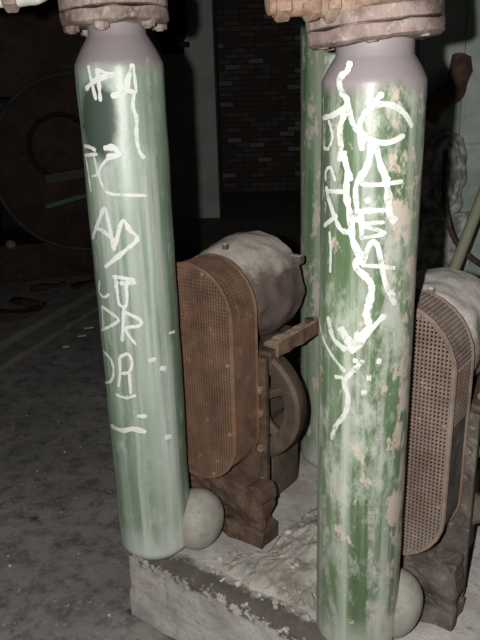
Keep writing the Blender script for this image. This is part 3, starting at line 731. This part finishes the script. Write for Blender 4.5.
# ------------------------------------------------------------------ dark engine on the left
eng = thing('engine', 'dark brown engine with large round casing in the shadows at left', 'engine', (-1.36, 6.25, 0.0), 0.28)
RXm = Matrix.Rotation(PI / 2, 4, 'X')
EC = Matrix.Translation((0, 0, 1.02)) @ RXm
obj('casing', lathe(bmesh.new(), [(0.30, 0.0), (0.74, 0.0), (0.78, -0.02), (0.78, -0.4), (0.3, -0.42)], 64, EC), M['dark_brown'], eng, True)
bm = bmesh.new()
for k in range(64): pass
pts = [(0.77 * math.cos(2 * PI * k / 64), 0.0, 1.02 + 0.77 * math.sin(2 * PI * k / 64)) for k in range(65)]
tube(bm, pts, 0.022, 8); obj('casing_rim', bm, M['dark_edge'], eng, True)
pts = [(-0.17 + 0.27 * math.cos(2 * PI * k / 48), -0.02, 1.18 + 0.27 * math.sin(2 * PI * k / 48)) for k in range(49)]
bm = bmesh.new(); tube(bm, pts, 0.022, 8); obj('inspection_ring', bm, M['black'], eng, True)
obj('inspection_cover', lathe(bmesh.new(), [(0.02, 0), (0.26, 0), (0.26, 0.02), (0.02, 0.03)], 40, Matrix.Translation((-0.17, 0, 1.18)) @ RXm), M['dark_brown'], eng, True)
obj('cross_bar', rough(box(bmesh.new(), -0.33, 0.45, -0.1, -0.02, 0.90, 0.99, 0.01, Matrix.Rotation(-0.12, 4, 'Y') @ Matrix.Translation((0.1, 0, 0.0))), 0.01, 4), M['dark_edge'], eng)
bm = bmesh.new(); tube(bm, [(-0.36, -0.12, 0.68), (-0.1, -0.12, 0.74), (0.3, -0.12, 0.80)], 0.022, 8); obj('oil_pipe', bm, M['teal'], eng, True)
bm = box(bmesh.new(), -1.1, 0.8, 0.02, 0.9, 0, 0.34, 0.03)
bmesh.ops.subdivide_edges(bm, edges=[e for e in bm.edges if e.calc_length() > 0.3], cuts=8, use_grid_fill=True)
obj('bed', rough(bm, 0.05, 3), M['dark_brown'], eng, True)
bm = box(bmesh.new(), -1.1, -0.80, 0.0, 0.5, 0.3, 2.3, 0.03)
bmesh.ops.subdivide_edges(bm, edges=[e for e in bm.edges if e.calc_length() > 0.3], cuts=8, use_grid_fill=True)
obj('column', rough(bm, 0.05, 4), M['dark_brown'], eng, True)
for x, z in ((-0.83, 1.62), (-0.81, 1.15), (-0.70, 0.36), (0.1, 0.36)):
    obj('casing_bolt', lathe(bmesh.new(), [(0.04, 0), (0.045, 0.03), (0.02, 0.06)], 8, Matrix.Translation((x, -0.03, z)) @ RXm), M['rust_bright'], eng)
bm = box(bmesh.new(), -0.9, 0.5, 0.1, 0.8, 1.6, 2.6, 0.05); obj('upper_block', rough(bm, 0.02, 3), M['dark_brown'], eng, True)
# iron scrap in front of the engine
for i, (px, py, s, rz, lab) in enumerate(((48, 288, 0.09, .3, 'rusty scrap slab on the dark floor in front of the engine casing, middle piece'), (28, 304, 0.11, -.4, 'tilted rusty scrap slab lying beside the floor strip, second from left'), (8, 318, 0.15, .2, 'largest rusty scrap slab at the left edge of the photo'), (84, 285, 0.08, .9, 'smallest rusty scrap slab, closest to the pale green cylinder'))):
    p = at_z(px, py, 0.0)
    bm = box(bmesh.new(), -s * 1.6, s * 1.6, -s * .4, s * .4, 0, s * 0.35, 0.01)
    bmesh.ops.subdivide_edges(bm, edges=bm.edges[:], cuts=3, use_grid_fill=True)
    tag(obj('iron_scrap', rough(bm, 0.05, 6, i), M['dark_brown'], loc=(p.x, p.y, 0), rot=(0, 0, rz)), lab, 'scrap iron', 'scrap in front of the engine')

# brown wall fitting on the partition
ft = thing('wall_fitting', 'dark brown iron fitting fixed to the grey partition end', 'fitting', (-0.72, 8.86, 2.13), 0)
bm = lathe(bmesh.new(), [(0.10, 0.02), (0.17, 0.06), (0.20, 0.16), (0.20, 0.9), (0.16, 0.96)], 24); obj('housing', bm, M['dark_brown'], ft, True)
obj('foot_plate', box(bmesh.new(), -0.12, 0.21, -0.12, 0.12, -0.03, 0.025, 0.01), M['dark_brown'], ft)
obj('mounting_plate', box(bmesh.new(), -0.14, 0.14, 0.09, 0.145, -0.1, 1.0, 0.01), M['dark_brown'], ft)

# ------------------------------------------------------------------ green cabinet on the right
CY = 3.55
cab = thing('control_cabinet', 'grey-green machine cabinet with peeling casting behind the right-hand motor', 'cabinet', (1.55, CY + 0.05, 0), -0.12)
obj('cabinet_body', box(bmesh.new(), -0.62, 0.8, 0.0, 0.6, 0.0, 2.4, 0.02), M['cab'], cab)
obj('door_panel', box(bmesh.new(), -0.40, 0.3, -0.03, 0.0, 1.32, 2.3, 0.012), M['cab'], cab)
bm = bmesh.new(); bmesh.ops.create_icosphere(bm, subdivisions=4, radius=1)
for v in bm.verts: v.co = Vector((v.co.x * 0.12, v.co.y * 0.07, v.co.z * 0.24))
bmesh.ops.translate(bm, verts=bm.verts, vec=(-0.47, -0.03, 1.16))
cs = obj('casting', rough(bm, 0.045, 12, 2), M['cab_cast'], cab, True); cs['label'] = 'lumpy grey casting with peeling paint'
pts = [(-0.46 + 0.06 * math.cos(2 * PI * k / 32), -0.10, 1.18 + 0.17 * math.sin(2 * PI * k / 32)) for k in range(33)]
bm = bmesh.new(); tube(bm, pts, 0.014, 8); obj('oval_rim', bm, M['cab_cast'], cs, True)
bm = box(bmesh.new(), -0.60, -0.30, -0.06, 0, 0.55, 0.98, 0.02)
bmesh.ops.subdivide_edges(bm, edges=bm.edges[:], cuts=7, use_grid_fill=True)
obj('cover_plate', rough(bm, 0.03, 11, 5), M['cab_cast'], cab, True)
bm = bmesh.new(); tube(bm, smooth_path([(-0.56, -0.07, 1.45), (-0.50, -0.09, 1.56), (-0.44, -0.08, 1.60), (-0.42, -0.05, 1.75)]), 0.05, 12)
o = obj('elbow_pipe', rough(bm, 0.02, 14), M['rust'], cab, True)
bm = bmesh.new(); tube(bm, smooth_path([at_depth(446, 150, 3.3), at_depth(444, 190, 3.3), at_depth(449, 225, 3.3), at_depth(458, 245, 3.3), at_depth(476, 262, 3.3), at_depth(500, 275, 3.3)]), 0.013, 8)
tag(obj('cable', bm, M['rust'], smooth=True), 'brown cable hanging in a loop in front of the green cabinet', 'cable')
bm = bmesh.new(); a_, b_ = at_depth(500, 150, 3.15), at_depth(452, 275, 3.15); d_ = (b_ - a_); k_ = -a_.z / d_.z
tube(bm, [a_, a_ + d_ * k_], 0.026, 10)
tag(obj('leaning_tube', bm, M['cab_pole'], smooth=True), 'khaki painted tube leaning diagonally in front of the green cabinet', 'tube')
